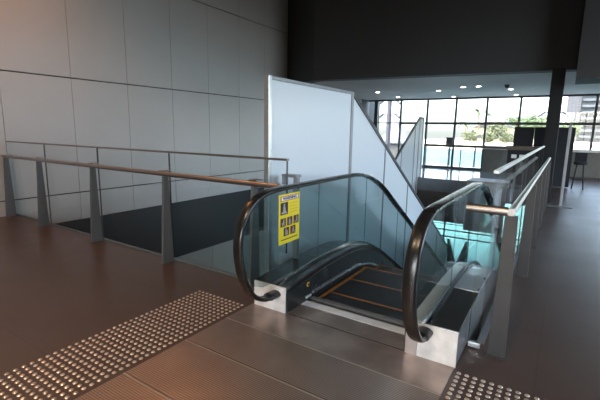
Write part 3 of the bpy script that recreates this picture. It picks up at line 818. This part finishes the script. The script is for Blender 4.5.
def palm(px, Yd, pyt, label, seed):
    x, zt = px_at(px, Yd, pyt); rnd = random.Random(seed)
    t = thing('palm_tree', label, 'tree', (x, Yd, zb), 'palms on the headland')
    MB().tube([(x, Yd, zb), (x + .4, Yd, (zb + zt) / 2), (x, Yd, zt)], .28, 8).build('trunk', M['bark'], t, smooth=True)
    m = MB()
    for k in range(16):
        a = 2*PI*k/16 + rnd.uniform(-.15, .15); L = rnd.uniform(4.5, 6.5); rise = rnd.uniform(.4, 2.2)
        prev = None
        for j in range(7):
            s = j / 6; c = Vector((x + math.cos(a)*L*s, Yd + math.sin(a)*L*s, zt + rise*s*2 - 4.2*s*s))
            sd = Vector((-math.sin(a), math.cos(a), 0)) * (.55 * math.sin(PI * min(1, s*.9 + .1)) + .03)
            cur = (m.bm.verts.new(c - sd), m.bm.verts.new(c + Vector((0, 0, .25))), m.bm.verts.new(c + sd))
            if prev:
                m.bm.faces.new((prev[0], prev[1], cur[1], cur[0])); m.bm.faces.new((prev[1], prev[2], cur[2], cur[1]))
            prev = cur
    me = bpy.data.meshes.new('fronds'); m.bm.to_mesh(me); m.bm.free(); me.materials.append(M['palm'])
    o = bpy.data.objects.new('fronds', me); COL.objects.link(o); o.parent = t; o.matrix_parent_inverse = inv(t)
palm(479, 172, 112, 'palm tree on the headland with high drooping fronds', 3)
palm(465, 205, 124, 'shorter palm tree on the headland', 4)
for i, (px, pyt, r, lb) in enumerate(((471, 130, 6, 'low shrub clump at the foot of the palms'), (489, 132, 7, 'low shrub clump in front of the cream villa'), (507, 132, 6, 'low shrub clump right of the cream villa'))):
    x, zt = px_at(px, 166, pyt)
    o = thing('shrub', lb, 'shrub', (x, 166, zb), 'shrubs on the headland')
    crown('crown', M['leaf2'], o, (x, 166, zb + (zt - zb) * .5), (zt - zb) * .6, 700, .5, 50 + i, .7)
x, zt = px_at(495, 184, 128)
vl = thing('villa', 'cream villa among trees on the far shore', 'building', (x, 184, zb))
MB().box(x - 7, x + 7, 180, 188, zb + .01, zt).build('wall', M['villa'], vl)
MB().prism([(x - 7.8, zt + .01), (x + 7.8, zt + .01), (x + 3, zt + 2.4), (x - 3, zt + 2.4)], 'y', 179.2, 188.8).build('roof', M['hutwall'], vl)
for k in range(4):
    MB().box(x - 5.8 + k*3.2, x - 4.2 + k*3.2, 179.95, 179.999, zb + 1.4, zb + 3.2).build('window', M['towerb'], vl)
# tent roofed hut on the left
hx = -16.4
ht = thing('beach_hut', 'grey hut with pale lilac tent roof beyond the windows', 'building', (hx, 45, ZL))
MB().box(hx - 2.2, hx + 2.2, 43, 47, ZL - .15, .30).build('wall', M['hutwall'], ht)
MB().box(hx - 2.5, hx + 2.5, 42.6, 47.4, .301, .55).build('roof_edge', M['fin'], ht)
m = MB(); a = [(hx - 2.0, 43.2), (hx + 2.0, 43.2), (hx + 2.0, 46.8), (hx - 2.0, 46.8)]
rings = []
for f, z in ((1, .551), (.55, 1.15), (.22, 1.95), (.04, 2.75)):
    rings.append([m.bm.verts.new((hx + (p[0]-hx)*f, 45 + (p[1]-45)*f, z)) for p in a])
for r0, r1 in zip(rings, rings[1:]):
    for i in range(4): m.bm.faces.new((r0[i], r0[(i+1) % 4], r1[(i+1) % 4], r1[i]))
m.bm.faces.new(rings[0][::-1]); m.bm.faces.new(rings[-1]); m.build('tent_roof', M['hutroof'], ht)
# lamp poles
def lamp_pole(x, y, ztop, label, two=True):
    t = thing('lamp_post', label, 'lamp post', (x, y, ZL), 'lamp posts on the waterfront')
    MB().lathe([(.26, -.2), (.26, .3), (.17, .4), (.15, ztop - ZL)], 14, (x, y, ZL)).build('pole', M['pole'], t, smooth=True)
    for z in ((ztop - .12, ztop - 1.02) if two else (ztop - .1,)):
        for s in (-1, 1):
            m = MB().tube([(x + s*.1, y, z), (x + s*.3, y, z + .12), (x + s*.45, y, z + .10)], .03, 8)
            a = m.build('arm', M['pole'], t)
            MB().prism([(x + s*.28, z + .12), (x + s*.46, z + .16), (x + s*.74, z - .10), (x + s*.70, z - .16), (x + s*.44, z + .04)], 'y', y - .14, y + .14).build('lamp_head', M['pole'], a)
    return t
lamp_pole(-10.03, 26, 3.62, 'grey lamp post with two tiers of double lamps outside the left windows')
lamp_pole(-.72, 26, 2.72, 'lamp post with double lamp showing either side of the black column', False)
# tower block on the right
tw = thing('apartment_tower', 'tall pale apartment tower with blue balconies on the right shore', 'building', (6, 250, zb))
MB().box(-1.6, 4.2, 246, 262, zb, 52).build('wall', M['tower'], tw)
MB().box(4.2, 22, 249, 262, zb, 52).build('curtain_wall', M['towerb'], tw)
for k in range(4):
    MB().box(-1.0 + k*1.35, -.35 + k*1.35, 245.9, 245.999, zb + 3, 50).build('window_strip', M['towerb'], tw)
for k in range(17):
    z = zb + 2 + 3.0 * k
    b = MB().box(5.0, 22, 246.4, 248.99, z, z + .35).build('balcony', M['slabw'], tw)
    MB().box(5.0, 22, 246.4, 246.5, z + .351, z + 1.15).build('balustrade', M['slabw'], b)

# ------------------------------------------------------------------ light
W = bpy.data.worlds.new('sky'); S.world = W; W.use_nodes = True
nt = W.node_tree; nt.nodes.clear()
wo = nt.nodes.new('ShaderNodeOutputWorld'); bg = nt.nodes.new('ShaderNodeBackground')
sky = nt.nodes.new('ShaderNodeTexSky'); sky.sky_type = 'NISHITA'; sky.sun_elevation = math.radians(52); sky.sun_rotation = math.radians(200)
sky.sun_disc = False; sky.air_density = 1.0; sky.dust_density = 3.5; sky.ozone_density = 1.0
hs = nt.nodes.new('ShaderNodeHueSaturation'); hs.inputs['Saturation'].default_value = .68
nt.links.new(sky.outputs[0], hs.inputs['Color']); nt.links.new(hs.outputs[0], bg.inputs[0]); bg.inputs[1].default_value = 1.3
nt.links.new(bg.outputs[0], wo.inputs[0])
sun = bpy.data.lights.new('sun', 'SUN'); sun.energy = 3.4; sun.angle = .01; sun.color = (1, .95, .86)
so = bpy.data.objects.new('sun', sun); COL.objects.link(so); so.rotation_euler = (math.radians(42), 0, math.radians(-77))

def portal(name, loc, rot, sx, sy):
    l = bpy.data.lights.new(name, 'AREA'); l.shape = 'RECTANGLE'; l.size = sx; l.size_y = sy; l.cycles.is_portal = True
    o = bpy.data.objects.new(name, l); COL.objects.link(o); o.location = loc; o.rotation_euler = rot
portal('window_portal', ((XW + XR) / 2, YW - .3, 1.6), (-PI/2, 0, 0), XR - XW, 3.1)
portal('lower_portal', (-4.2, 19.8, -2.6), (-PI/2, 0, 0), 8, 4.2)
portal('side_portal', (XR - .1, 5.9, 3.55), (PI/2, 0, PI/2), 7.3, 5.5)
portal('side_portal.001', (XR - .1, 15.4, 1.9), (PI/2, 0, PI/2), 6, 2.2)
portal('rear_portal', (.85, YB + .1, 2.25), (PI/2, 0, 0), 4.8, 2.7)

def room_lamp(x, y, power, col, label, r=.16):
    t = thing('ceiling_lamp', label, 'ceiling light', (x, y, ZC), 'warm lamps in the high ceiling')
    MB().lathe([(r + .04, -.06), (r + .05, -.05), (r + .05, 0)], 20).build('housing', M['fin'], None); COL.objects[-1].parent = t
    MB().lathe([(r - .02, -.072), (r, -.0605), (r, -.06)], 20).build('lens', M['lampwarm'], None); COL.objects[-1].parent = t
    l = bpy.data.lights.new('lamp', 'SPOT'); l.energy = power; l.color = col; l.spot_size = math.radians(120); l.spot_blend = .9; l.shadow_soft_size = .15
    o = bpy.data.objects.new('lamp_light', l); COL.objects.link(o); o.parent = t; o.location = (0, 0, -.10)
WARM = (1, .74, .50)
room_lamp(-6.7, 2.4, 230, (1, .36, .10), 'warm lamp high above the left end of the long glass railing')
room_lamp(-3.2, -1.8, 380, WARM, 'warm lamp high above the left tactile strip')
room_lamp(-.6, -1.8, 380, WARM, 'warm lamp high above the landing plates')

# ------------------------------------------------------------------ camera
cam = bpy.data.cameras.new('camera'); cam.lens = 24; cam.sensor_width = 36; cam.clip_end = 1000; cam.clip_start = .05
co = bpy.data.objects.new('camera', cam); COL.objects.link(co)
mw = RW.to_4x4(); mw.translation = Vector((0, 0, 1.6)); co.matrix_world = mw
S.camera = co
S.view_settings.view_transform = 'Standard'; S.view_settings.look = 'None'; S.view_settings.gamma = 1
S.view_settings.exposure = 1.45; S.view_settings.use_curve_mapping = False
try:
    S.cycles.use_denoising = True; S.cycles.max_bounces = 14; S.cycles.transparent_max_bounces = 24
    S.cycles.diffuse_bounces = 6; S.cycles.glossy_bounces = 5; S.cycles.sample_clamp_indirect = 6
except Exception: pass
